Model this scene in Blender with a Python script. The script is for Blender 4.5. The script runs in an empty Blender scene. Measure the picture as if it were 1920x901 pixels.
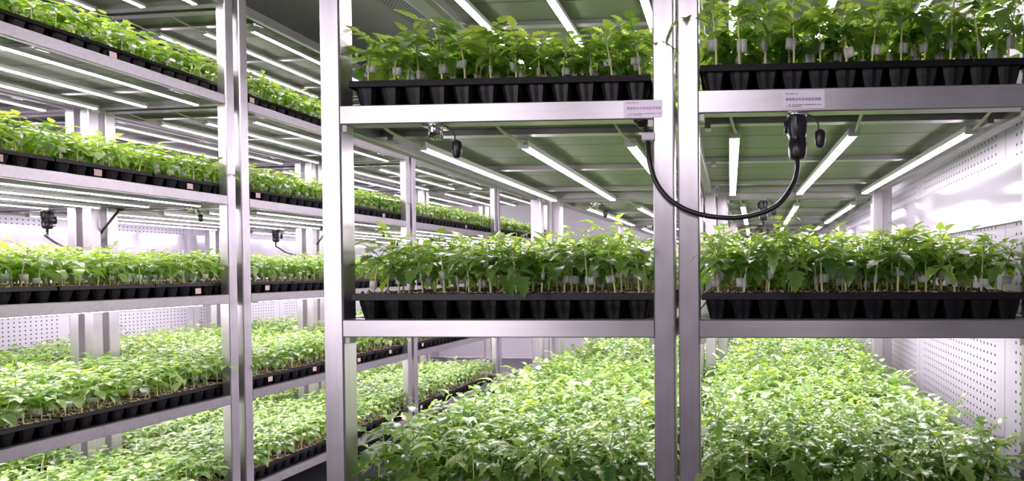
import bpy, math, random
import numpy as np
from mathutils import Vector, Matrix

S = bpy.context.scene
COL = S.collection
H = 1.06                      # eye height: all levels below are given from the eye

# ------------------------------------------------------------------ camera
F, CX, CY = 1049.9, 1315.5, 522.7
YAW, PITCH, ROLL = 0.0511, -0.0159, 0.0045
Rm = Matrix.Rotation(YAW, 3, 'Z') @ Matrix.Rotation(PITCH, 3, 'X') @ Matrix.Rotation(ROLL, 3, 'Y')
cam = bpy.data.cameras.new('camera')
cam_o = bpy.data.objects.new('camera', cam); COL.objects.link(cam_o)
cam.sensor_width = 36; cam.sensor_fit = 'HORIZONTAL'
cam.lens = F * 36 / 1920
cam.shift_x = (960 - CX) / 1920
cam.shift_y = (CY - 450.5) / 1920
cam.clip_start = 0.02; cam.clip_end = 60
cam_o.matrix_world = Matrix.Translation((0, 0, H)) @ (Rm @ Matrix.Rotation(math.pi / 2, 3, 'X')).to_4x4()
S.camera = cam_o

# ------------------------------------------------------------------ world, exposure, added fill lights
S.view_settings.view_transform = 'Standard'
S.view_settings.look = 'None'
S.view_settings.gamma = 1
S.view_settings.use_curve_mapping = False
S.view_settings.exposure = 0.0
TUBE = 48.0                   # strength of the grow tubes
TUBE_COL = (1.0, 0.88, 1.0)
ROT_ = 0.0456
FRONT_FILL = 3.3                   # strength of the unseen fill lights added behind the viewpoint
w = bpy.data.worlds.new('room_air'); S.world = w; w.use_nodes = True
w.node_tree.nodes['Background'].inputs[0].default_value = (0.9, 0.85, 0.95, 1)
w.node_tree.nodes['Background'].inputs[1].default_value = 0.05
S.cycles.max_bounces = 8; S.cycles.diffuse_bounces = 4; S.cycles.glossy_bounces = 4
S.cycles.transmission_bounces = 4; S.cycles.transparent_max_bounces = 6
S.cycles.sample_clamp_indirect = 6.0

def area(name, loc, rot, sx, sy, power, col=(1, .9, 1)):
    l = bpy.data.lights.new(name, 'AREA'); l.shape = 'RECTANGLE'; l.size = sx; l.size_y = sy
    l.energy = power; l.color = col
    o = bpy.data.objects.new(name, l); COL.objects.link(o); o.location = loc; o.rotation_euler = rot
    return o
for x, z, sx, sz, p, tx, tz in [(-1.15, 1.30, .40, 1.7, .8, -.40, 1.1), (-1.75, 1.50, .35, 1.5, .58, -.62, 1.3), (-0.20, 1.85, .40, .6, .35, -.05, 1.4), (.30, 1.20, .3, 1.2, .10, .3, 1.1)]:
    o = area('front_fill_light', (x, -0.55, z), (0, 0, 0), sx, sz, FRONT_FILL * p)  # added out of view, brightens the fronts of posts and beams
    o.rotation_euler = (Vector((tx, .97, tz)) - Vector((x, -.55, z))).to_track_quat('-Z', 'Y').to_euler()
    o.data.spread = math.radians(75)
area('ceiling_fill_light', (-1.2, 1.1, H + 1.12), (math.radians(112), 0, 0), .6, .1, 22)  # unseen light added above the frame to brighten the ceiling

# ------------------------------------------------------------------ materials
def nt(m): return m.node_tree.nodes, m.node_tree.links
def mat(name, col, rough=.5, metal=0.0, spec=.5, **k):
    m = bpy.data.materials.new(name); m.use_nodes = True
    b = m.node_tree.nodes['Principled BSDF']
    b.inputs['Base Color'].default_value = (*col, 1); b.inputs['Roughness'].default_value = rough
    b.inputs['Metallic'].default_value = metal; b.inputs['Specular IOR Level'].default_value = spec
    for kk, v in k.items(): b.inputs[kk.replace('_', ' ')].default_value = v
    return m
def brushed(name, col, rough, metal, streak=(2, 2, 60), amt=.04):
    m = mat(name, col, rough, metal); N, L = nt(m); b = N['Principled BSDF']
    tc = N.new('ShaderNodeTexCoord'); mp = N.new('ShaderNodeMapping'); mp.inputs['Scale'].default_value = streak
    n1 = N.new('ShaderNodeTexNoise'); n1.inputs['Scale'].default_value = 3; n1.inputs['Detail'].default_value = 6
    n2 = N.new('ShaderNodeTexNoise'); n2.inputs['Scale'].default_value = 14; n2.inputs['Detail'].default_value = 4
    L.new(tc.outputs['Object'], mp.inputs[0]); L.new(mp.outputs[0], n1.inputs['Vector']); L.new(tc.outputs['Object'], n2.inputs['Vector'])
    r = N.new('ShaderNodeMapRange'); r.inputs[3].default_value = rough - amt; r.inputs[4].default_value = rough + amt
    L.new(n2.outputs[0], r.inputs[0]); L.new(r.outputs[0], b.inputs['Roughness'])
    cr = N.new('ShaderNodeValToRGB')
    cr.color_ramp.elements[0].color = (*[c * .82 for c in col], 1); cr.color_ramp.elements[0].position = .3
    cr.color_ramp.elements[1].color = (*col, 1); cr.color_ramp.elements[1].position = .6
    mx = N.new('ShaderNodeMath'); mx.operation = 'ADD'; mx.use_clamp = True
    hf = N.new('ShaderNodeMath'); hf.operation = 'MULTIPLY_ADD'; hf.inputs[1].default_value = .5; hf.inputs[2].default_value = 0
    L.new(n1.outputs[0], hf.inputs[0]); h2 = N.new('ShaderNodeMath'); h2.operation = 'MULTIPLY'; h2.inputs[1].default_value = .5
    L.new(n2.outputs[0], h2.inputs[0]); L.new(hf.outputs[0], mx.inputs[0]); L.new(h2.outputs[0], mx.inputs[1])
    L.new(mx.outputs[0], cr.inputs[0]); L.new(cr.outputs[0], b.inputs['Base Color'])
    return m
M = {}
M['post'] = brushed('brushed_aluminium', (.58, .55, .58), .34, .85, (25, 25, 2))
M['beam'] = brushed('aluminium_beam', (.47, .45, .47), .36, .85, (2, 25, 25))
M['deck'] = brushed('aluminium_deck', (.150, .163, .125), .50, .12, (3, 12, 12))  # green reflected from the plants is put into this base colour
M['channel'] = mat('lamp_channel', (.75, .75, .75), .4, .5)
M['cord'] = mat('cream_cord', (.62, .60, .45), .5)
M['black'] = mat('black_rubber', (.012, .011, .014), .33)
M['chrome'] = mat('chrome', (.85, .83, .86), .12, 1.0)
M['bracket'] = mat('grey_green_plastic', (.55, .58, .5), .5)
M['clampgrey'] = mat('grey_plastic', (.6, .57, .62), .45)
M['tyre'] = mat('castor_rubber', (.1, .1, .1), .6)
M['paper'] = mat('pink_paper', (.62, .45, .43), .7)
M['sticker'] = mat('sticker_white', (.82, .76, .86), .35)
M['ink'] = mat('dark_ink', (.05, .03, .06), .6)
M['purple'] = mat('purple_ink', (.10, .03, .30), .6)
M['magenta'] = mat('faded_magenta_ink', (.45, .16, .38), .6)
M['orange'] = mat('orange_ink', (.85, .35, .03), .5)

def tray_material():
    m = mat('black_tray_plastic', (.005, .0045, .006), .42, 0, .25); N, L = nt(m); b = N['Principled BSDF']
    n = N.new('ShaderNodeTexNoise'); n.inputs['Scale'].default_value = 60
    bp = N.new('ShaderNodeBump'); bp.inputs['Strength'].default_value = .25; bp.inputs['Distance'].default_value = .002
    tc = N.new('ShaderNodeTexCoord'); L.new(tc.outputs['Object'], n.inputs['Vector'])
    L.new(n.outputs[0], bp.inputs['Height']); L.new(bp.outputs[0], b.inputs['Normal'])
    return m
M['tray'] = tray_material()

def soil_material():
    m = mat('potting_mix', (.3, .2, .15), .9); N, L = nt(m); b = N['Principled BSDF']
    tc = N.new('ShaderNodeTexCoord')
    v = N.new('ShaderNodeTexVoronoi'); v.inputs['Scale'].default_value = 190
    L.new(tc.outputs['Object'], v.inputs['Vector'])
    cr = N.new('ShaderNodeValToRGB'); cr.color_ramp.interpolation = 'CONSTANT'
    e = cr.color_ramp.elements
    e[0].color = (.035, .018, .016, 1); e[0].position = 0
    e[1].color = (.20, .12, .10, 1); e[1].position = .35
    for p, c in ((.55, (.48, .36, .28, 1)), (.72, (.70, .56, .45, 1)), (.9, (.08, .04, .04, 1))):
        x = e.new(p); x.color = c
    sp = N.new('ShaderNodeSeparateColor'); L.new(v.outputs['Color'], sp.inputs[0]); L.new(sp.outputs[0], cr.inputs[0])
    L.new(cr.outputs[0], b.inputs['Base Color'])
    bp = N.new('ShaderNodeBump'); bp.inputs['Strength'].default_value = .8; bp.inputs['Distance'].default_value = .004; bp.invert = True
    L.new(v.outputs['Distance'], bp.inputs['Height']); L.new(bp.outputs[0], b.inputs['Normal'])
    return m
M['soil'] = soil_material()

def leaf_material():
    m = bpy.data.materials.new('tomato_leaf'); m.use_nodes = True; N, L = nt(m)
    b = N['Principled BSDF']; out = N['Material Output']
    at = N.new('ShaderNodeAttribute'); at.attribute_name = 'tint'
    tc = N.new('ShaderNodeTexCoord'); n = N.new('ShaderNodeTexNoise'); n.inputs['Scale'].default_value = 90
    L.new(tc.outputs['Object'], n.inputs['Vector'])
    ad = N.new('ShaderNodeMath'); ad.operation = 'MULTIPLY_ADD'; ad.inputs[1].default_value = .35
    sb = N.new('ShaderNodeMath'); sb.operation = 'SUBTRACT'; sb.inputs[1].default_value = .17
    L.new(n.outputs[0], ad.inputs[0]); L.new(at.outputs['Fac'], sb.inputs[0]); L.new(sb.outputs[0], ad.inputs[2])
    cr = N.new('ShaderNodeValToRGB'); e = cr.color_ramp.elements
    e[0].color = (.022, .075, .014, 1); e[0].position = 0
    e[1].color = (.48, .64, .22, 1); e[1].position = 1
    x = e.new(.5); x.color = (.15, .30, .065, 1)
    L.new(ad.outputs[0], cr.inputs[0]); L.new(cr.outputs[0], b.inputs['Base Color'])
    b.inputs['Roughness'].default_value = .34; b.inputs['Specular IOR Level'].default_value = .9
    bp = N.new('ShaderNodeBump'); bp.inputs['Strength'].default_value = .35; bp.inputs['Distance'].default_value = .002
    L.new(n.outputs[0], bp.inputs['Height']); L.new(bp.outputs[0], b.inputs['Normal'])
    t = N.new('ShaderNodeBsdfTranslucent')
    c2 = N.new('ShaderNodeValToRGB'); e = c2.color_ramp.elements
    e[0].color = (.14, .40, .02, 1); e[1].color = (.70, .95, .10, 1)
    L.new(ad.outputs[0], c2.inputs[0]); L.new(c2.outputs[0], t.inputs[0])
    b.inputs['Coat Weight'].default_value = .6; b.inputs['Coat Roughness'].default_value = .24
    mx = N.new('ShaderNodeMixShader'); mx.inputs[0].default_value = .42
    L.new(b.outputs[0], mx.inputs[1]); L.new(t.outputs[0], mx.inputs[2]); L.new(mx.outputs[0], out.inputs[0])
    return m
M['leaf'] = leaf_material()
M['stem'] = mat('seedling_stem', (.58, .60, .26), .5)
def clip_material():
    m = mat('clear_grafting_clip', (.92, .92, .90), .25); N, L = nt(m); b = N['Principled BSDF']; out = N['Material Output']
    t = N.new('ShaderNodeBsdfTranslucent'); t.inputs[0].default_value = (.95, .96, .92, 1)
    tr = N.new('ShaderNodeBsdfTransparent')
    mx = N.new('ShaderNodeMixShader'); mx.inputs[0].default_value = .58
    m2 = N.new('ShaderNodeMixShader'); m2.inputs[0].default_value = .12
    L.new(b.outputs[0], mx.inputs[1]); L.new(t.outputs[0], mx.inputs[2])
    L.new(mx.outputs[0], m2.inputs[1]); L.new(tr.outputs[0], m2.inputs[2]); L.new(m2.outputs[0], out.inputs[0])
    return m
M['clip'] = clip_material()
def glow(name, col, s):
    m = mat(name, (.9, .9, .9), .4); b = m.node_tree.nodes['Principled BSDF']
    b.inputs['Emission Color'].default_value = (*col, 1); b.inputs['Emission Strength'].default_value = s
    return m
M['tube'] = glow('lit_tube', TUBE_COL, TUBE)

def perforated(name, col, axes, rough=.45, pitch=.02, rad=.0032, panel=.62, metal=.1):
    """white sheet metal with a grid of round holes; axes = the two in-plane axes"""
    m = mat(name, col, rough, metal); N, L = nt(m); b = N['Principled BSDF']
    tc = N.new('ShaderNodeTexCoord'); sp = N.new('ShaderNodeSeparateXYZ'); L.new(tc.outputs['Object'], sp.inputs[0])
    def math_(op, a, bb=None):
        n = N.new('ShaderNodeMath'); n.operation = op
        for i, v in enumerate((a, bb)):
            if v is None: continue
            if isinstance(v, (int, float)): n.inputs[i].default_value = v
            else: L.new(v, n.inputs[i])
        return n.outputs[0]
    ds = []
    for ax in axes:
        q = math_('DIVIDE', sp.outputs[ax], pitch); fr = math_('FRACT', q); ds.append(math_('SUBTRACT', fr, .5))
    d2 = math_('ADD', math_('MULTIPLY', ds[0], ds[0]), math_('MULTIPLY', ds[1], ds[1]))
    hole = math_('LESS_THAN', d2, (rad / pitch) ** 2)
    pf = math_('FRACT', math_('DIVIDE', sp.outputs[axes[0]], panel))
    inside = math_('MULTIPLY', math_('GREATER_THAN', pf, .065), math_('LESS_THAN', pf, .935))
    hole = math_('MULTIPLY', hole, inside)
    seam = math_('LESS_THAN', pf, .004)
    dark = math_('MAXIMUM', hole, math_('MULTIPLY', seam, .7))
    mx = N.new('ShaderNodeMix'); mx.data_type = 'RGBA'
    mx.inputs['A'].default_value = (*col, 1); mx.inputs['B'].default_value = (.015, .013, .02, 1)
    L.new(dark, mx.inputs['Factor']); L.new(mx.outputs['Result'], b.inputs['Base Color'])
    return m
M['perf'] = perforated('perforated_sheet', (.40, .388, .43), ('Y', 'Z'))
M['perf_ceiling'] = perforated('perforated_ceiling_sheet', (.62, .64, .60), ('Y', 'X'), rad=.005, panel=5)
M['wallplain'] = mat('white_wall_panel', (.50, .48, .52), .5)
M['band'] = mat('glossy_white_band', (.44, .427, .47), .12, .35)
def ceil_mat():
    m = mat('ceiling_panel', (.50, .52, .47), .45, .0); N, L = nt(m); b = N['Principled BSDF']
    n = N.new('ShaderNodeTexNoise'); n.inputs['Scale'].default_value = 2.5
    cr = N.new('ShaderNodeValToRGB'); cr.color_ramp.elements[0].color = (.58, .64, .50, 1); cr.color_ramp.elements[1].color = (.68, .74, .60, 1)
    L.new(n.outputs[0], cr.inputs[0]); L.new(cr.outputs[0], b.inputs['Base Color'])
    return m
M['ceiling'] = ceil_mat()
M['floor'] = mat('dark_floor', (.06, .065, .07), .35)

# ------------------------------------------------------------------ mesh helpers
class MB:
    def __init__(s): s.v = []; s.f = []; s.m = []; s.mats = []
    def mi(s, m):
        if m not in s.mats: s.mats.append(m)
        return s.mats.index(m)
    def box(s, x0, x1, y0, y1, z0, z1, m='beam', c=0.0):
        """box with chamfered edges along its longest direction when c > 0"""
        i = len(s.v); k = s.mi(m)
        if c <= 0:
            s.v += [(x0,y0,z0),(x1,y0,z0),(x1,y1,z0),(x0,y1,z0),(x0,y0,z1),(x1,y0,z1),(x1,y1,z1),(x0,y1,z1)]
            q = [(0,3,2,1),(4,5,6,7),(0,1,5,4),(1,2,6,5),(2,3,7,6),(3,0,4,7)]
            for a in q: s.f.append(tuple(i + j for j in a)); s.m.append(k)
            return
        d = [x1 - x0, y1 - y0, z1 - z0]; ax = d.index(max(d))
        lo = [x0, y0, z0]; hi = [x1, y1, z1]; u, v = [a for a in range(3) if a != ax]
        prof = [(lo[u]+c,lo[v]),(hi[u]-c,lo[v]),(hi[u],lo[v]+c),(hi[u],hi[v]-c),(hi[u]-c,hi[v]),(lo[u]+c,hi[v]),(lo[u],hi[v]-c),(lo[u],lo[v]+c)]
        for e in (lo[ax], hi[ax]):
            for pu, pv in prof:
                p = [0, 0, 0]; p[ax] = e; p[u] = pu; p[v] = pv; s.v.append(tuple(p))
        flip = (ax == 1)
        for j in range(8):
            a = (i+j, i+(j+1) % 8, i+8+(j+1) % 8, i+8+j)
            s.f.append(a[::-1] if flip else a); s.m.append(k)
        a = tuple(range(i+7, i-1, -1)); b = tuple(range(i+8, i+16))
        s.f.append(a[::-1] if flip else a); s.m.append(k); s.f.append(b[::-1] if flip else b); s.m.append(k)
    def ring_stack(s, rings, m, caps=True):
        k = s.mi(m); i = len(s.v); n = len(rings[0])
        for r in rings: s.v += [tuple(p) for p in r]
        for a in range(len(rings) - 1):
            for j in range(n):
                s.f.append((i+a*n+j, i+a*n+(j+1) % n, i+(a+1)*n+(j+1) % n, i+(a+1)*n+j)); s.m.append(k)
        if caps:
            s.f.append(tuple(i+j for j in range(n-1, -1, -1))); s.m.append(k)
            s.f.append(tuple(i+(len(rings)-1)*n+j for j in range(n))); s.m.append(k)
    def lathe(s, cx, cy, prof, m, n=16):
        s.ring_stack([[(cx+r*math.cos(2*math.pi*j/n), cy+r*math.sin(2*math.pi*j/n), z) for j in range(n)] for r, z in prof], m)
    def tube(s, pts, r, m, n=8, taper=None):
        pts = [Vector(p) for p in pts]; rings = []
        up = Vector((0.03, 0.08, 1)).normalized()
        for i, p in enumerate(pts):
            t = (pts[min(i+1, len(pts)-1)] - pts[max(i-1, 0)]).normalized()
            a = t.cross(up)
            if a.length < .15: a = t.cross(Vector((1, 0, 0)))
            a.normalize(); b = a.cross(t); rr = r if taper is None else r * taper[i]
            rings.append([p + rr*(math.cos(2*math.pi*j/n)*a + math.sin(2*math.pi*j/n)*b) for j in range(n)])
        s.ring_stack(rings, m)
    def mesh(s, name, smooth=False):
        me = bpy.data.meshes.new(name); me.from_pydata(s.v, [], s.f)
        for m in s.mats: me.materials.append(M[m])
        me.polygons.foreach_set('material_index', s.m)
        if smooth: me.polygons.foreach_set('use_smooth', [True] * len(s.f))
        me.update(); return me
def spline(ctrl, n=10):
    """Catmull-Rom through the control points"""
    c = [Vector(p) for p in ctrl]; c = [c[0]*2-c[1]] + c + [c[-1]*2-c[-2]]; out = []
    for i in range(1, len(c)-2):
        for k in range(n):
            t = k/n; p0, p1, p2, p3 = c[i-1:i+3]
            out.append(.5*((2*p1)+(p2-p0)*t+(2*p0-5*p1+4*p2-p3)*t*t+(3*p1-p0-3*p2+p3)*t**3))
    out.append(c[-2]); return out
def link(name, me, parent=None, loc=(0, 0, 0), rz=0):
    o = bpy.data.objects.new(name, me); COL.objects.link(o); o.location = loc; o.rotation_euler.z = rz
    if parent: o.parent = parent
    return o
def tag(o, label=None, cat=None, group=None, kind=None):
    if label: o['label'] = label
    if cat: o['category'] = cat
    if group: o['group'] = group
    if kind: o['kind'] = kind
    return o

# ------------------------------------------------------------------ room shell
ROT = 0.0456                                # walls and left rows run this far off the front trolleys
def rp(x, y, z=0):                          # point of the room grid -> world
    return (x*math.cos(ROT) + y*math.sin(ROT), -x*math.sin(ROT) + y*math.cos(ROT), z)
Z0, ZC = 0.0, H + 1.36
XR, XL_, YB, YF = 0.525, -3.42, 5.75, -1.7
def shell(name, args, m, kind='structure'):
    b = MB(); b.box(*args, m); o = link(name, b.mesh(name), None, (0, 0, 0), -ROT); tag(o, kind=kind); return o
shell('floor', (XL_-.1, XR+.1, YF-.1, YB+.1, -.06, 0), 'floor')
shell('ceiling', (XL_-.1, XR+.1, YF-.1, YB+.1, ZC, ZC+.06), 'ceiling')
shell('wall_back', (XL_-.1, XR+.1, YB, YB+.06, 0, ZC), 'wallplain')
shell('wall_front', (XL_-.1, XR+.1, YF-.06, YF, 0, ZC), 'wallplain')
shell('wall_right', (XR, XR+.06, YF, YB, 0, ZC), 'perf')
shell('wall_left', (XL_-.06, XL_, YF, YB, 0, ZC), 'perf')
for nm, x0, x1 in (('trim_1', XR-.006, XR), ('trim_2', XL_, XL_+.006)):     # smooth glossy band along each side wall
    shell(nm, (x0, x1, YF, YB, H+.095, H+.225), 'band')
shell('trim_3', (-1.86, -1.74, YF, YB, ZC-.012, ZC), 'perf_ceiling')        # perforated air strip over the aisle
shell('trim_4', (-.35, -.24, YF, YB, ZC-.012, ZC), 'perf_ceiling')

# ------------------------------------------------------------------ trolleys
W, LEN, P = 0.636, 1.0936, 0.037
ZS = dict(R=1.07, A=.685, B=.297, C=-.086, D=-.479, E=-.862)
_c = {}
def cached(key, fn):
    if key not in _c: _c[key] = fn()
    return _c[key]
def post_mesh():
    b = MB(); b.box(0, P, 0, P, .09, H+1.09, 'post', .0025); return b.mesh('post')
def deck_mesh():
    b = MB(); n = 8; y0 = P*.6; st = (LEN - 2*y0)/n
    for i in range(n):                       # planks with folded lips, seams between them
        a = y0 + i*st
        b.box(P*.6, W-P*.6, a+.0016, a+st-.0016, -.012, -.0055, 'deck')
    b.box(P*.6, W-P*.6, y0, LEN-y0, -.0055, -.003, 'black')
    for y in (.135, .52, .91):               # bearers under the planks
        b.box(.02, W-.02, y, y+.022, -.024, -.0125, 'beam')
        for x in (P+.004, W-P-.016): b.box(x, x+.012, y-.004, y+.026, -.033, -.0125, 'beam')
    return b.mesh('shelf_deck')
def beam_mesh(h):
    b = MB(); b.box(P, W-P, 0, .030, -h, 0, 'beam', .0018)
    for x in (P, W-P-.009): b.box(x, x+.009, .004, .022, -h-.012, -h, 'bracket', .001)
    return b.mesh('end_beam')
def rail_mesh():
    b = MB(); b.box(0, .024, P, LEN-P, -.036, 0, 'beam', .0018); return b.mesh('side_rail')
def fixture_mesh():
    b = MB(); b.box(-.0108, .0108, 0, .87, -.0015, .011, 'channel', .0012)
    for y0, y1 in ((-.006, 0), (.87, .876)): b.box(-.0115, .0115, y0, y1, -.006, .011, 'channel', .001)
    return b.mesh('light_fixture')
def tube_mesh():
    b = MB(); k = b.mi('tube')
    prof = [(-.0100, -.0012), (-.0085, -.0034), (.0085, -.0034), (.0100, -.0012)]
    for y in (0, .87):
        for x, z in prof: b.v.append((x, y, z))
    m_ = len(prof)
    for j in range(m_-1): b.f.append((j, j+m_, j+m_+1, j+1)); b.m.append(k)
    return b.mesh('light_tube')
def cord_mesh():
    b = MB(); b.tube(spline([(0, .004, .005), (.002, -.012, .003), (-.003, -.050, .004), (-.008, -.100, .010), (-.010, -.138, .022)], 5), .0030, 'cord', 6)
    return b.mesh('light_cord')
def castor_mesh():
    b = MB(); b.box(.004, .033, .004, .033, .075, .092, 'chrome')
    b.box(.006, .010, .006, .031, .03, .075, 'chrome'); b.box(.027, .031, .006, .031, .03, .075, 'chrome')
    n = 18; rings = []
    for x, r in ((.011, .030), (.013, .0345), (.024, .0345), (.026, .030)):
        rings.append([(x, .0185+r*math.cos(2*math.pi*j/n), .0345+r*math.sin(2*math.pi*j/n)) for j in range(n)])
    b.ring_stack(rings, 'tyre'); return b.mesh('castor')
def socket_mesh():
    b = MB(); b.box(-.0165, .0165, -.0165, .0165, -.006, 0, 'chrome', .002)
    b.lathe(0, 0, [(.011, -.024), (.0125, -.025), (.0125, -.006), (.012, -.005)], 'chrome', 20)
    for a in (0, 2.1, 4.2): b.box(.0125*math.cos(a)-.001, .0125*math.cos(a)+.001, .0125*math.sin(a)-.001, .0125*math.sin(a)+.001, -.027, -.006, 'chrome')
    return b.mesh('power_socket', True)
def cap_mesh():
    b = MB(); b.tube(spline([(.013, 0, -.003), (.025, -.004, -.005), (.036, -.004, -.018), (.037, -.003, -.030)], 6), .0014, 'black', 6)
    b.ring_stack([[(.040+rx*math.cos(2*math.pi*j/12), -.003+ry*math.sin(2*math.pi*j/12), z) for j in range(12)]
                  for rx, ry, z in ((.003, .003, -.028), (.0085, .006, -.032), (.0095, .007, -.046), (.0075, .006, -.056), (.004, .004, -.060))], 'black')
    return b.mesh('socket_cap', True)
LIGHT_X = (.092, .308, .530)

def trolley(phrase, label, loc, rot, sock=.32, levels='RABCDE', dB=0.0, hB=.034, group=None, lx=LIGHT_X):
    r = bpy.data.objects.new('trolley', None); COL.objects.link(r); r.location = loc; r.rotation_euler.z = -rot
    tag(r, label, 'trolley', group)
    for x in (0, W-P):
        for y in (0, LEN-P):
            link('post', cached('post', post_mesh), r, (x, y, 0)); link('castor', cached('castor', castor_mesh), r, (x, y, 0))
    for lv in levels:
        z = H + ZS[lv] + (dB if lv == 'B' else 0); hh = hB if lv == 'B' else .032
        d = link('shelf', cached('deck', deck_mesh), r, (0, 0, z))
        link('end_beam', cached(('beam', hh), lambda: beam_mesh(hh)), d)
        o = link('end_beam', cached(('beam', .032), lambda: beam_mesh(.032)), d, (W, LEN, 0), math.pi)
        link('side_rail', cached('rail', rail_mesh), d); link('side_rail', cached('rail', rail_mesh), d, (W-.024, 0, 0))
        if lv != 'E':
            for x in lx:
                f = link('light_fixture', cached('fix', fixture_mesh), r, (x, .168, z-.0395))
                link('light_tube', cached('tube', tube_mesh), f); link('light_cord', cached('cord', cord_mesh), f)
        if lv == 'B':
            s = link('power_socket', cached('sock', socket_mesh), r, (sock*W, .016, z-hh))
            link('socket_cap', cached('cap', cap_mesh), s)
    return r

DB2, HB2 = .014, .040
X0, D0 = -0.7326, 0.9716
GAP = .0065
T = {}
T[1] = trolley('centre', 'aluminium trolley in the centre of the picture with a chrome socket under its upper beam', (X0, D0, 0), 0)
T[2] = trolley('right', 'aluminium trolley at the right with a black plug under its upper beam', (X0+W+GAP, D0, 0), 0, .325, dB=DB2, hB=HB2, lx=(.100, .338, .566))
T3 = (-.690, 2.128)
def along(p, x, y, rot): return (p[0]+x*math.cos(rot)+y*math.sin(rot), p[1]-x*math.sin(rot)+y*math.cos(rot), 0)
lab = {3: 'aluminium trolley directly behind the centre trolley', 4: 'aluminium trolley directly behind the right trolley',
       5: 'aluminium trolley third from the front in the centre column', 6: 'aluminium trolley third from the front in the right column',
       7: 'aluminium trolley last in the centre column by the back wall', 8: 'aluminium trolley last in the right column by the back wall'}
for k in range(3, 9):
    p = along(T3, (W+GAP)*((k+1) % 2), 1.113*((k-3)//2), ROT)
    T[k] = trolley('', lab[k], p, ROT, .27)
L1P = along((-1.9411, 2.1306), -W, 0, ROT)
LL = 1.1165
Lr = {}
ords = ['nearest', 'second', 'third', 'fourth']
for row in (1, 2):
    for k in range(4):
        p = along(L1P, -(W+.03)*(row-1), LL*(k-1)+.006, ROT)
        lb = ('aluminium trolley, %s in the left row, facing the aisle' if row == 1 else 'aluminium trolley, %s in the far-left row, against the perforated wall') % \
             (ords[k] + (' to the camera' if k == 0 else ' from the camera'))
        Lr[row, k] = trolley('', lb, p, ROT, .63)

# ------------------------------------------------------------------ stickers
def text_mesh(s, size, m, name):
    c = bpy.data.curves.new(name, 'FONT'); c.body = s; c.size = size; c.extrude = .00008; c.resolution_u = 2
    o = bpy.data.objects.new(name, c); COL.objects.link(o)
    bpy.context.view_layer.update()
    me = bpy.data.meshes.new_from_object(o.evaluated_get(bpy.context.evaluated_depsgraph_get()))
    bpy.data.objects.remove(o); bpy.data.curves.remove(c)
    me.name = name; me.materials.clear(); me.materials.append(M[m]); return me
def sticker(parent, x, y, z, w_, h_, ink, logo):
    b = MB(); pts = []; r = .002
    for cx, cz, a0 in ((w_-r, r, -90), (w_-r, h_-r, 0), (r, h_-r, 90), (r, r, 180)):
        for k in range(4): a = math.radians(a0+30*k); pts.append((cx+r*math.cos(a), cz+r*math.sin(a)))
    b.ring_stack([[(px, 0, pz) for px, pz in pts], [(px, -.0004, pz) for px, pz in pts]], 'sticker')
    s = link('label_sticker', b.mesh('label_sticker'), parent, (x, y, z))
    def put(t, size, px, pz, m, nm, wid=None):
        me = text_mesh(t, size, m, nm); o = link(nm, me, s, (px, -.0006, pz)); o.rotation_euler = (math.pi/2, 0, 0)
        if wid:
            xs = [v.co.x for v in me.vertices]; k = wid/(max(xs)-min(xs)); o.scale = (k, 1, 1)
    put('Sinoothe wn', .0040, .0055, .0245, logo, 'logo_text', .021)
    put('嫁接愈合车架电器连接器', .0056, .0055, .0140, ink, 'title_text', .060)
    put('警告：非专业人员请勿拆卸此盒，断开连接器前先关闭电源，小心触电', .0020, .0105, .0058, ink, 'small_text', .055)
    put('注意：请保持连接器干燥', .0020, .0105, .0030, ink, 'small_text', .021)
    t = MB(); t.v = [(.0060, -.0006, .0028), (.0088, -.0006, .0028), (.0074, -.0006, .0066)]; t.f = [(0, 1, 2)]; t.m = [0]; t.mats = ['orange']
    link('warning_mark', t.mesh('warning_mark'), s)
    return s
sticker(T[2], (1463-1266.5)/1090, -.0003, H+ZS['B']+DB2-.0355, .072, .0315, 'ink', 'purple')
sticker(T[1], .548, -.0003, H+ZS['B']-.0315, .068, .0300, 'magenta', 'magenta')

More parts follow.
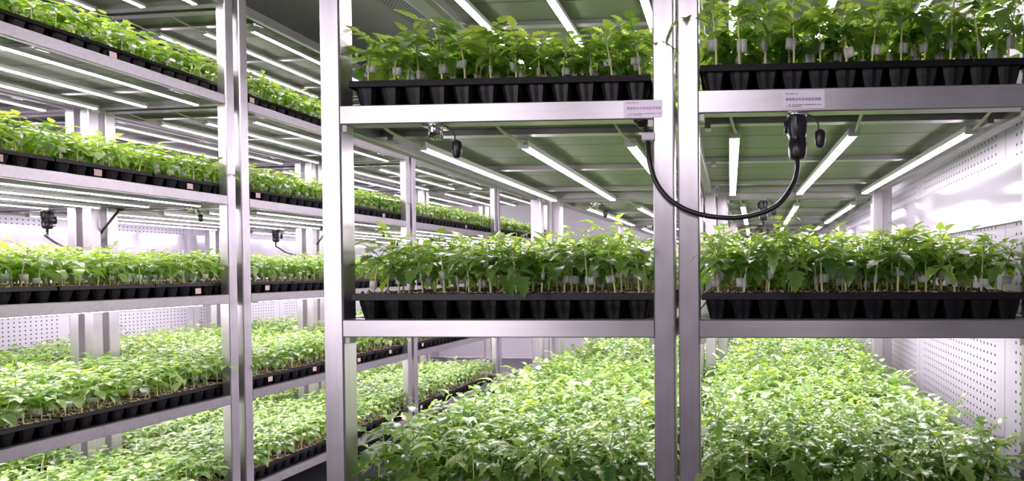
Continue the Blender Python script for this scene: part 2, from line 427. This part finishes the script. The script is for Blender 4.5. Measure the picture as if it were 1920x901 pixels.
# ------------------------------------------------------------------ plugs and cables
def plug_cable(root_loc, ctrl, label, r=.0042, gland=None, clamp=None):
    root = bpy.data.objects.new('power_cable', None); COL.objects.link(root); root.location = root_loc
    tag(root, label, 'cable', None)
    b = MB(); n = 16
    def rg(rx, ry, z, dx=0): return [(dx+rx*math.copysign(abs(math.cos(2*math.pi*j/n))**.75, math.cos(2*math.pi*j/n)), ry*math.copysign(abs(math.sin(2*math.pi*j/n))**.75, math.sin(2*math.pi*j/n)), z) for j in range(n)]
    b.ring_stack([rg(.0165, .0165, -.007), rg(.0175, .017, -.009), rg(.0178, .017, -.033), rg(.0150, .015, -.040, .001), rg(.0145, .0145, -.050, .001), rg(.0160, .016, -.051, .001),
                  rg(.0155, .016, -.070, .0015), rg(.0135, .014, -.076, .001), rg(.0125, .013, -.078, .001), rg(.0060, .006, -.080, .001)], 'black')
    b.box(-.0215, -.0165, -.006, .006, -.034, -.014, 'black', .001); b.box(-.002, .002, -.0185, -.016, -.046, -.008, 'black', .0008)
    p = link('plug', b.mesh('plug', True), root)
    for po in p.data.polygons: po.use_smooth = len(po.vertices) == 4
    c = MB(); c.tube(spline([Vector(q) - Vector(root_loc) for q in ctrl], 8), r, 'black', 12); link('cable', c.mesh('cable', True), root)
    if gland:
        g = MB(); q = Vector(gland) - Vector(root_loc)
        g.lathe(q.x, q.y, [(.0145, q.z), (.0145, q.z-.003), (.009, q.z-.006), (.006, q.z-.011)], 'black', 18); link('cable_gland', g.mesh('cable_gland', True), root)
    if clamp:
        g = MB(); q = Vector(clamp) - Vector(root_loc)
        g.box(q.x-.008, q.x+.014, q.y-.008, q.y+.012, q.z-.007, q.z+.007, 'clampgrey', .002); link('cable_clamp', g.mesh('cable_clamp'), root)
    return root
def px(x, y, Y):                      # a point of the front plane
    d = Rm @ Vector(((x-CX)/F, 1, -(y-CY)/F)); t = Y/d.y; return (d.x*t, Y, H+d.z*t)
yf = D0-.010
sx2 = X0+W+GAP+.325*W; zz = H+ZS['B']+DB2-HB2
ctrl = [(sx2+.001, D0+.016, zz-.077), px(1495, 318, D0+.008), px(1487, 345, D0), px(1460, 382, yf), px(1420, 401, yf), px(1370, 408, yf), px(1310, 401, yf), px(1262, 379, yf), px(1232, 345, yf), px(1218, 305, yf), px(1215, 268, D0), px(1211, 248, D0+.012), px(1205, 234, D0+.016)]
g = px(1203, 231, D0+.016)
plug_cable((sx2, D0+.016, zz), ctrl, 'thick black cable hanging in a loop between the centre and right trolleys', .0044,
           (g[0], g[1], H+ZS['B']-.034), px(1213, 257, D0+.002))
def side_cable(A, B, sa, sb, label, drop=.10):
    """A: trolley with the plug; B: trolley where the cable ends"""
    ra = -A.rotation_euler.z; zb = H+ZS['B']-.034
    pa = Vector(along(A.location, sa*W, .016, ra)); pb = Vector(along(B.location, sb*W, .016, ra))
    pa.z = zb; pb.z = zb
    a = pa + Vector((0, 0, -.076)); c = [a, a+Vector((0, 0, -.03))]
    for t, dz in ((.12, -.072), (.32, -.110), (.55, -.115), (.78, -.085), (.94, -.03)):
        q = pa.lerp(pb, t); c.append(Vector((q.x, q.y-.035, zb-.04+dz)))
    c.append(pb)
    plug_cable(tuple(pa), c, label, .0042, tuple(pb))
side_cable(T[4], T[3], .27, .92, 'black cable and plug on the trolley behind the right trolley')
side_cable(T[6], T[5], .27, .92, 'small distant black cable and plug in the right column')
for k in range(1, 4):
    side_cable(Lr[2, k], Lr[1, k], .63, .12, 'black plug and cable hanging under the second shelf of the %s far-left trolley' % ords[k])

# ------------------------------------------------------------------ seedling trays
TW, TD, NX, NY, TH = .548, .268, 12, 6, .050
PX_, PY_ = (TW-.008)/NX, (TD-.006)/NY
def tray_mesh():
    b = MB()
    rim = []
    def rect(e, z, w=0): return [(-e, -e, z), (TW+e, -e, z), (TW+e, TD+e, z), (-e, TD+e, z)]
    # lipped rim: skirt, rounded edge, inner edge going down to the soil
    b.ring_stack([rect(-.001, TH-.013), rect(.0, TH-.012), rect(-.0015, TH-.001), rect(-.004, TH), rect(-.007, TH), rect(-.008, TH-.006)], 'tray', False)
    k = b.mi('tray')
    i = len(b.v); b.v += rect(-.004, TH-.009); b.f.append((i+3, i+2, i+1, i)); b.m.append(k)
    n = 16
    for ix in range(NX):
        for iy in range(NY):
            cx = .004+(ix+.5)*PX_; cy = .003+(iy+.5)*PY_; rings = []
            for hw, z in ((.0205, TH-.010), (.0185, TH-.022), (.0125, .002), (.010, .0)):
                ring = []
                for j in range(n):
                    a = 2*math.pi*(j+.5)/n; c, s_ = math.cos(a), math.sin(a)
                    q = hw*(1.0 if j % 2 else .93)/max(abs(c), abs(s_))*(.86 + .14*max(abs(c), abs(s_)))
                    ring.append((cx+q*c, cy+q*s_, z))
                rings.append(ring)
            b.ring_stack(rings[::-1], 'tray', False)
            i2 = len(b.v)-4*n; b.f.append(tuple(i2+j for j in range(n-1, -1, -1))); b.m.append(k)
    return b.mesh('seedling_tray')
def soil_mesh(seed):
    rg = np.random.default_rng(seed); nx, ny = 120, 60; b = MB()
    hx = np.linspace(.006, TW-.006, nx); hy = np.linspace(.006, TD-.006, ny)
    z = TH-.003 + rg.random((nx, ny))*.0045
    for _ in range(70): z[rg.integers(nx), rg.integers(ny)] += .003+rg.random()*.005
    z[0, :] = z[-1, :] = TH-.006; z[:, 0] = z[:, -1] = TH-.004
    for i in range(nx):
        for j in range(ny): b.v.append((hx[i], hy[j], z[i, j]))
    for i in range(nx-1):
        for j in range(ny-1): b.f.append((i*ny+j, (i+1)*ny+j, (i+1)*ny+j+1, i*ny+j+1)); b.m.append(0)
    b.mats = ['soil']; return b.mesh('potting_mix')
def tagm():
    b = MB(); b.box(TW+.0006, TW+.0012, .120, .141, .014, .034, 'paper'); return b.mesh('paper_tag')
TRAY = tray_mesh(); SOIL = [soil_mesh(s) for s in range(3)]; TAGM = tagm()
rng = random.Random(7)
order = ['front', 'second from the front', 'third from the front', 'rear']
slots = []                          # (matrix of tray, lod, shelf height factor, key)
def put_trays(tr, lv, phrase, shelf, lod, dz=0.0, dx=0.0, plants=1.0, key=None, tags=False, sx=1.0):
    rot = -tr.rotation_euler.z
    for k in range(4):
        jx = rng.uniform(-.002, .002); y = .006 + k*.2715
        p = along(tr.location, .0425+dx+jx, y, rot)
        o = link('seedling_tray', TRAY, None, (p[0], p[1], H+ZS[lv]+dz-.0035), -rot)
        o.scale.x = sx
        lb = ('front black seedling tray' if k == 0 else 'rear black seedling tray' if k == 3 else 'black seedling tray %s' % order[k]) + ', %s, %s' % (shelf, phrase)
        tag(o, lb, 'seedling tray', 'black seedling trays on the trolley shelves')
        link('potting_mix', SOIL[rng.randrange(3)], o)
        if tags and rng.random() < .5: link('paper_tag', TAGM, o, (0, rng.uniform(-.05, .05), rng.uniform(-.004, .004)))
        slots.append((o, lod, plants, (key, k), (lb, phrase, shelf)))
SH = {'B': 'upper shelf', 'C': 'middle shelf', 'D': 'lower shelf'}
for lv, hgt in (('B', .82), ('C', .88), ('D', 1.06)):
    put_trays(T[1], lv, 'centre trolley', SH[lv], 1, 0, .006, hgt, ('T1', lv))
    put_trays(T[2], lv, 'right trolley', SH[lv], 1, DB2 if lv == 'B' else 0, -.003, hgt*(1.24 if lv == 'B' else 1.02), ('T2', lv), False, 1.018)
for k, ph in ((3, 'trolley behind the centre one'), (4, 'trolley behind the right one')):
    for lv, hgt in (('C', .88), ('D', 1.04)): put_trays(T[k], lv, ph, SH[lv], 2, 0, 0, hgt)
LS = dict(A='top shelf', B='second shelf', C='third shelf', D='fourth shelf', E='bottom shelf')
for k in range(4):
    for lv in 'ABCDE':
        if lv == 'E' and k == 3: continue
        put_trays(Lr[1, k], lv, '%s left-row trolley' % ords[k], LS[lv], 2, 0, .012, (.86 if lv in 'AB' else .96), None, True)
    if k < 3: put_trays(Lr[2, k], 'E', '%s far-left-row trolley' % ords[k], LS['E'], 3, 0, 0, 1.0)
    put_trays(Lr[2, k], 'D', '%s far-left-row trolley' % ords[k], LS['D'], 3, 0, 0, 1.0)

# ------------------------------------------------------------------ seedlings
PROF = {0: ([0, .10, .22, .30, .44, .52, .68, .76, .90, 1], [.08, .70, 1.05, .68, .98, .58, .72, .40, .26, .02]),
        1: ([0, .18, .30, .46, .56, .76, 1], [.08, 1.0, .66, .98, .52, .50, .02]),
        2: ([0, .25, .60, 1], [.1, 1.0, .75, .03]),
        3: ([0, .35, 1], [.15, 1.0, .05])}
class PB:
    def __init__(s): s.v = []; s.f = []; s.t = []; s.mi = []
def leaflet(pb, base, d, n, l, hw, droop, fold, lod, tint):
    st, pr = PROF[lod]; side = np.cross(n, d); side /= np.linalg.norm(side)+1e-9
    i = len(pb.v); N = len(st)
    for u, h in zip(st, pr):
        c = base + d*l*(u-.25*droop*u*u) - n*(l*droop*u*u*.55)
        pb.v.append(c)
        for sgn in (-1, 1):
            pb.v.append(c + side*sgn*hw*h + n*hw*h*fold)
        pb.t += [tint, tint+.1, tint+.1]
    for a in range(N-1):
        o = i+3*a; pb.f.append((o, o+3, o+4, o+1)); pb.f.append((o, o+2, o+5, o+3)); pb.mi += [0, 0]
def rod(pb, pts, r, lod, tint, mi=1, n=None):
    n = n or (6 if lod == 0 else 3); i = len(pb.v)
    for k, p in enumerate(pts):
        t = pts[min(k+1, len(pts)-1)]-pts[max(k-1, 0)]; t = t/(np.linalg.norm(t)+1e-9)
        a = np.cross(t, [.3, .9, .1]); a /= np.linalg.norm(a)+1e-9; b = np.cross(t, a)
        rr = r[k] if hasattr(r, '__len__') else r
        for j in range(n):
            th = 2*math.pi*j/n; pb.v.append(p+rr*(math.cos(th)*a+math.sin(th)*b)); pb.t.append(tint)
    for k in range(len(pts)-1):
        for j in range(n):
            pb.f.append((i+k*n+j, i+k*n+(j+1) % n, i+(k+1)*n+(j+1) % n, i+(k+1)*n+j)); pb.mi.append(mi)
def seedling(seed, lod):
    """returns stem, clip, foliage builders; height about .095"""
    r = random.Random(seed); stem, clip, fol = PB(), PB(), PB()
    ht = .088*r.uniform(.88, 1.15); lx, ly = r.uniform(-.010, .010), r.uniform(-.010, .010)
    def sp(t): return np.array([lx*t*t, ly*t*t, ht*t])
    K = 6 if lod < 2 else 3
    rod(stem, [sp(t)-np.array([0, 0, .004*(t == 0)]) for t in np.linspace(0, 1, K)], list(np.linspace(.0019, .0012, K)), lod, .5)
    # grafting clip: square sleeve with two gripping wings
    tc = r.uniform(.22, .42); c = sp(tc); a = r.uniform(0, 6.28); ca, sa = math.cos(a), math.sin(a)
    if lod <= 1 or r.random() < .8:
        hw, dp, hh = .0058, .0024, .0082
        tl = r.uniform(-.15, .15)
        def cb(x0, x1, y0, y1, z0, z1):
            i = len(clip.v)
            for z in (z0, z1):
                for x, y in ((x0, y0), (x1, y0), (x1, y1), (x0, y1)):
                    clip.v.append(c+np.array([ca*x-sa*y+tl*z, sa*x+ca*y, z])); clip.t.append(.5)
            for q in ((0, 3, 2, 1), (4, 5, 6, 7), (0, 1, 5, 4), (1, 2, 6, 5), (2, 3, 7, 6), (3, 0, 4, 7)):
                clip.f.append(tuple(i+j for j in q)); clip.mi.append(2)
        if lod == 0:
            cb(-.0028, .0028, -.0028, .0028, -hh, hh)
            cb(.0028, .0125, -.0022, -.0012, -hh, hh); cb(.0028, .0125, .0012, .0022, -hh*.9, hh*.9)
        else: cb(-.003, .0115, -dp, dp, -hh, hh)
    NL = {0: 8, 1: 7, 2: 6, 3: 5}[lod]; az = r.uniform(0, 6.28)
    up = np.array([0, 0, 1.])
    for k in range(NL):
        f = k/(NL-1); az += 2.4+r.uniform(-.35, .35)
        t = .60+.40*f; base = sp(t)
        L = (.056-.028*f)*r.uniform(.85, 1.2); el = (.42+.80*f)*r.uniform(.8, 1.15); dr = r.uniform(.45, .95)*(1-.55*f)
        sz = (1.28-.55*f)*r.uniform(.85, 1.15); tint = r.uniform(-.05, .80)+.25*f
        h = np.array([math.cos(az), math.sin(az), 0.])
        def rc(u): return base + h*L*u*math.cos(el*.7)+up*L*(math.sin(el)*u-dr*.75*u*u)
        if lod < 3: rod(fol, [rc(u) for u in ((0, .35, .7, 1) if lod < 2 else (0, 1))], .0009, 3, .6, 0, 3)
        sh = np.cross(up, h)
        pairs = [(.42, .78), (.72, .95)] if lod < 2 else [(.6, 1.05)]
        for u, q in pairs:
            tg = rc(u+.05)-rc(u); tg /= np.linalg.norm(tg)
            for sgn in (-1, 1):
                d = tg*.55+sh*sgn*.9+up*r.uniform(-.25, .15); d /= np.linalg.norm(d)
                nn = np.cross(np.cross(d, up), d); nn /= np.linalg.norm(nn)+1e-9
                nn = nn*.85+h*r.uniform(-.35, .35); nn -= d*nn.dot(d); nn /= np.linalg.norm(nn)
                leaflet(fol, rc(u), d, nn, .025*q*sz, .0074*q*sz*(1.1 if lod > 1 else 1), r.uniform(.3, 1.0), r.uniform(.05, .4), lod, tint+r.uniform(-.08, .08))
        tg = rc(1)-rc(.85); tg /= np.linalg.norm(tg); tg += up*r.uniform(-.15, .15); tg /= np.linalg.norm(tg)
        nn = np.cross(np.cross(tg, up), tg); nn /= np.linalg.norm(nn)+1e-9
        leaflet(fol, rc(.98), tg, nn, .036*sz, .0108*sz, r.uniform(.25, .85), r.uniform(.05, .45), lod, tint)
    if lod < 2:                                  # seed leaves lower down
        for q in (0, math.pi):
            d = np.array([math.cos(az+q), math.sin(az+q), -.15]); d /= np.linalg.norm(d)
            i0 = len(fol.v); leaflet(fol, sp(.5), d, up, .019, .0038, .5, .1, 2, .6)
    return stem, clip, fol
def pb_mesh(pb, name, mats):
    me = bpy.data.meshes.new(name); me.from_pydata([tuple(p) for p in pb.v], [], pb.f)
    for m in mats: me.materials.append(M[m])
    at = me.attributes.new('tint', 'FLOAT', 'POINT'); at.data.foreach_set('value', np.array(pb.t, dtype=np.float32))
    me.polygons.foreach_set('use_smooth', [True]*len(pb.f)); me.update(); return me
HERO = []
for s in range(14):
    a, b, c = seedling(100+s, 0)
    HERO.append((pb_mesh(a, 'stem', ['stem']), pb_mesh(b, 'grafting_clip', ['clip']), pb_mesh(c, 'foliage', ['leaf'])))
def pack(parts):
    v = []; f = []; t = []; mi = []; o = 0
    for p in parts:
        v += p.v; t += p.t; mi += p.mi; f += [tuple(i+o for i in q) for q in p.f]; o += len(p.v)
    return np.array(v, np.float32), np.array(f, np.int64), np.array(t, np.float32), np.array(mi, np.int32)
VAR = {l: [pack(seedling(500+50*l+s, l)) for s in range(14)] for l in (1, 2, 3)}
ordn = ['first', 'second', 'third', 'fourth', 'fifth', 'sixth', 'seventh', 'eighth', 'ninth', 'tenth', 'eleventh', 'twelfth']
rown = ['front row', 'second row', 'third row', 'fourth row', 'fifth row']
heroes = {}
for tkey in ('T1', 'T2'):
    heroes[(tkey, 'B')] = 4; heroes[(tkey, 'C')] = 4; heroes[(tkey, 'D')] = 4
extra = {('T1', 'D'): 1}
bv, bf, bt, bm = [], [], [], []; off = 0
nr = np.random.default_rng(3)
for o, lod, hs, (key, k), (lb, phrase, shelf) in slots:
    rot = o.rotation_euler.z; cr, sr = math.cos(rot), math.sin(rot)
    nh = heroes.get(key, 0) + extra.get(key, 0) if k == 0 else 0
    for iy in range(NY):
        for ix in range(NX):
            x = .004+(ix+.5)*PX_+nr.uniform(-.004, .004); y = .003+(iy+.5)*PY_+nr.uniform(-.004, .004)
            x *= o.scale.x
            wx, wy = o.location.x+cr*x-sr*y, o.location.y+sr*x+cr*y; wz = o.location.z+TH-.001
            a = nr.uniform(0, 6.283); s_ = nr.normal(1.0, .09); sz = hs*s_*(1.0 if nr.random() > .06 else 1.22)
            sxy = (.92+.12*hs)*s_; tilt = nr.uniform(-.10, .10, 2)
            if iy < nh:
                root = bpy.data.objects.new('tomato_seedling', None); COL.objects.link(root)
                root.location = (wx, wy, wz); root.rotation_euler = (tilt[0], tilt[1], a); root.scale = (sxy, sxy, sz)
                tag(root, 'tomato seedling with clear grafting clip, %s from left, %s, %s, %s' % (ordn[ix], rown[iy], shelf, phrase), 'seedling', 'grafted tomato seedlings in the front trays')
                hm = HERO[nr.integers(len(HERO))]
                for nm, me in zip(('stem', 'grafting_clip', 'foliage'), hm): link(nm, me, root)
                continue
            L_ = lod if not (lod == 1 and k > 1) else (2 if key and key[1] != 'D' else 1)
            v, f, t, mi = VAR[L_][nr.integers(14)]
            ca, sa = math.cos(a), math.sin(a)
            p = np.empty_like(v); p[:, 0] = wx+sxy*(ca*v[:, 0]-sa*v[:, 1])+tilt[0]*v[:, 2]; p[:, 1] = wy+sxy*(sa*v[:, 0]+ca*v[:, 1])+tilt[1]*v[:, 2]; p[:, 2] = wz+sz*v[:, 2]
            bv.append(p); bf.append(f+off); bt.append(t+nr.uniform(-.12, .12)); bm.append(mi); off += len(v)
V = np.concatenate(bv); Fc = np.concatenate(bf); Tt = np.concatenate(bt); Mi = np.concatenate(bm)
me = bpy.data.meshes.new('seedling_canopy')
me.vertices.add(len(V)); me.vertices.foreach_set('co', V.ravel())
me.loops.add(Fc.size); me.loops.foreach_set('vertex_index', Fc.ravel().astype(np.int32))
me.polygons.add(len(Fc)); me.polygons.foreach_set('loop_start', np.arange(0, Fc.size, 4, dtype=np.int32))
for m in ('leaf', 'stem', 'clip'): me.materials.append(M[m])
me.polygons.foreach_set('material_index', Mi)
me.polygons.foreach_set('use_smooth', np.ones(len(Fc), bool))
at = me.attributes.new('tint', 'FLOAT', 'POINT'); at.data.foreach_set('value', Tt.astype(np.float32))
me.update(calc_edges=True)
o = link('seedling_canopy', me)
tag(o, 'dense green canopy of tomato seedlings filling the trays behind the front rows', 'seedlings', kind='stuff')
print('canopy quads', len(Fc), 'objects', len(bpy.data.objects))
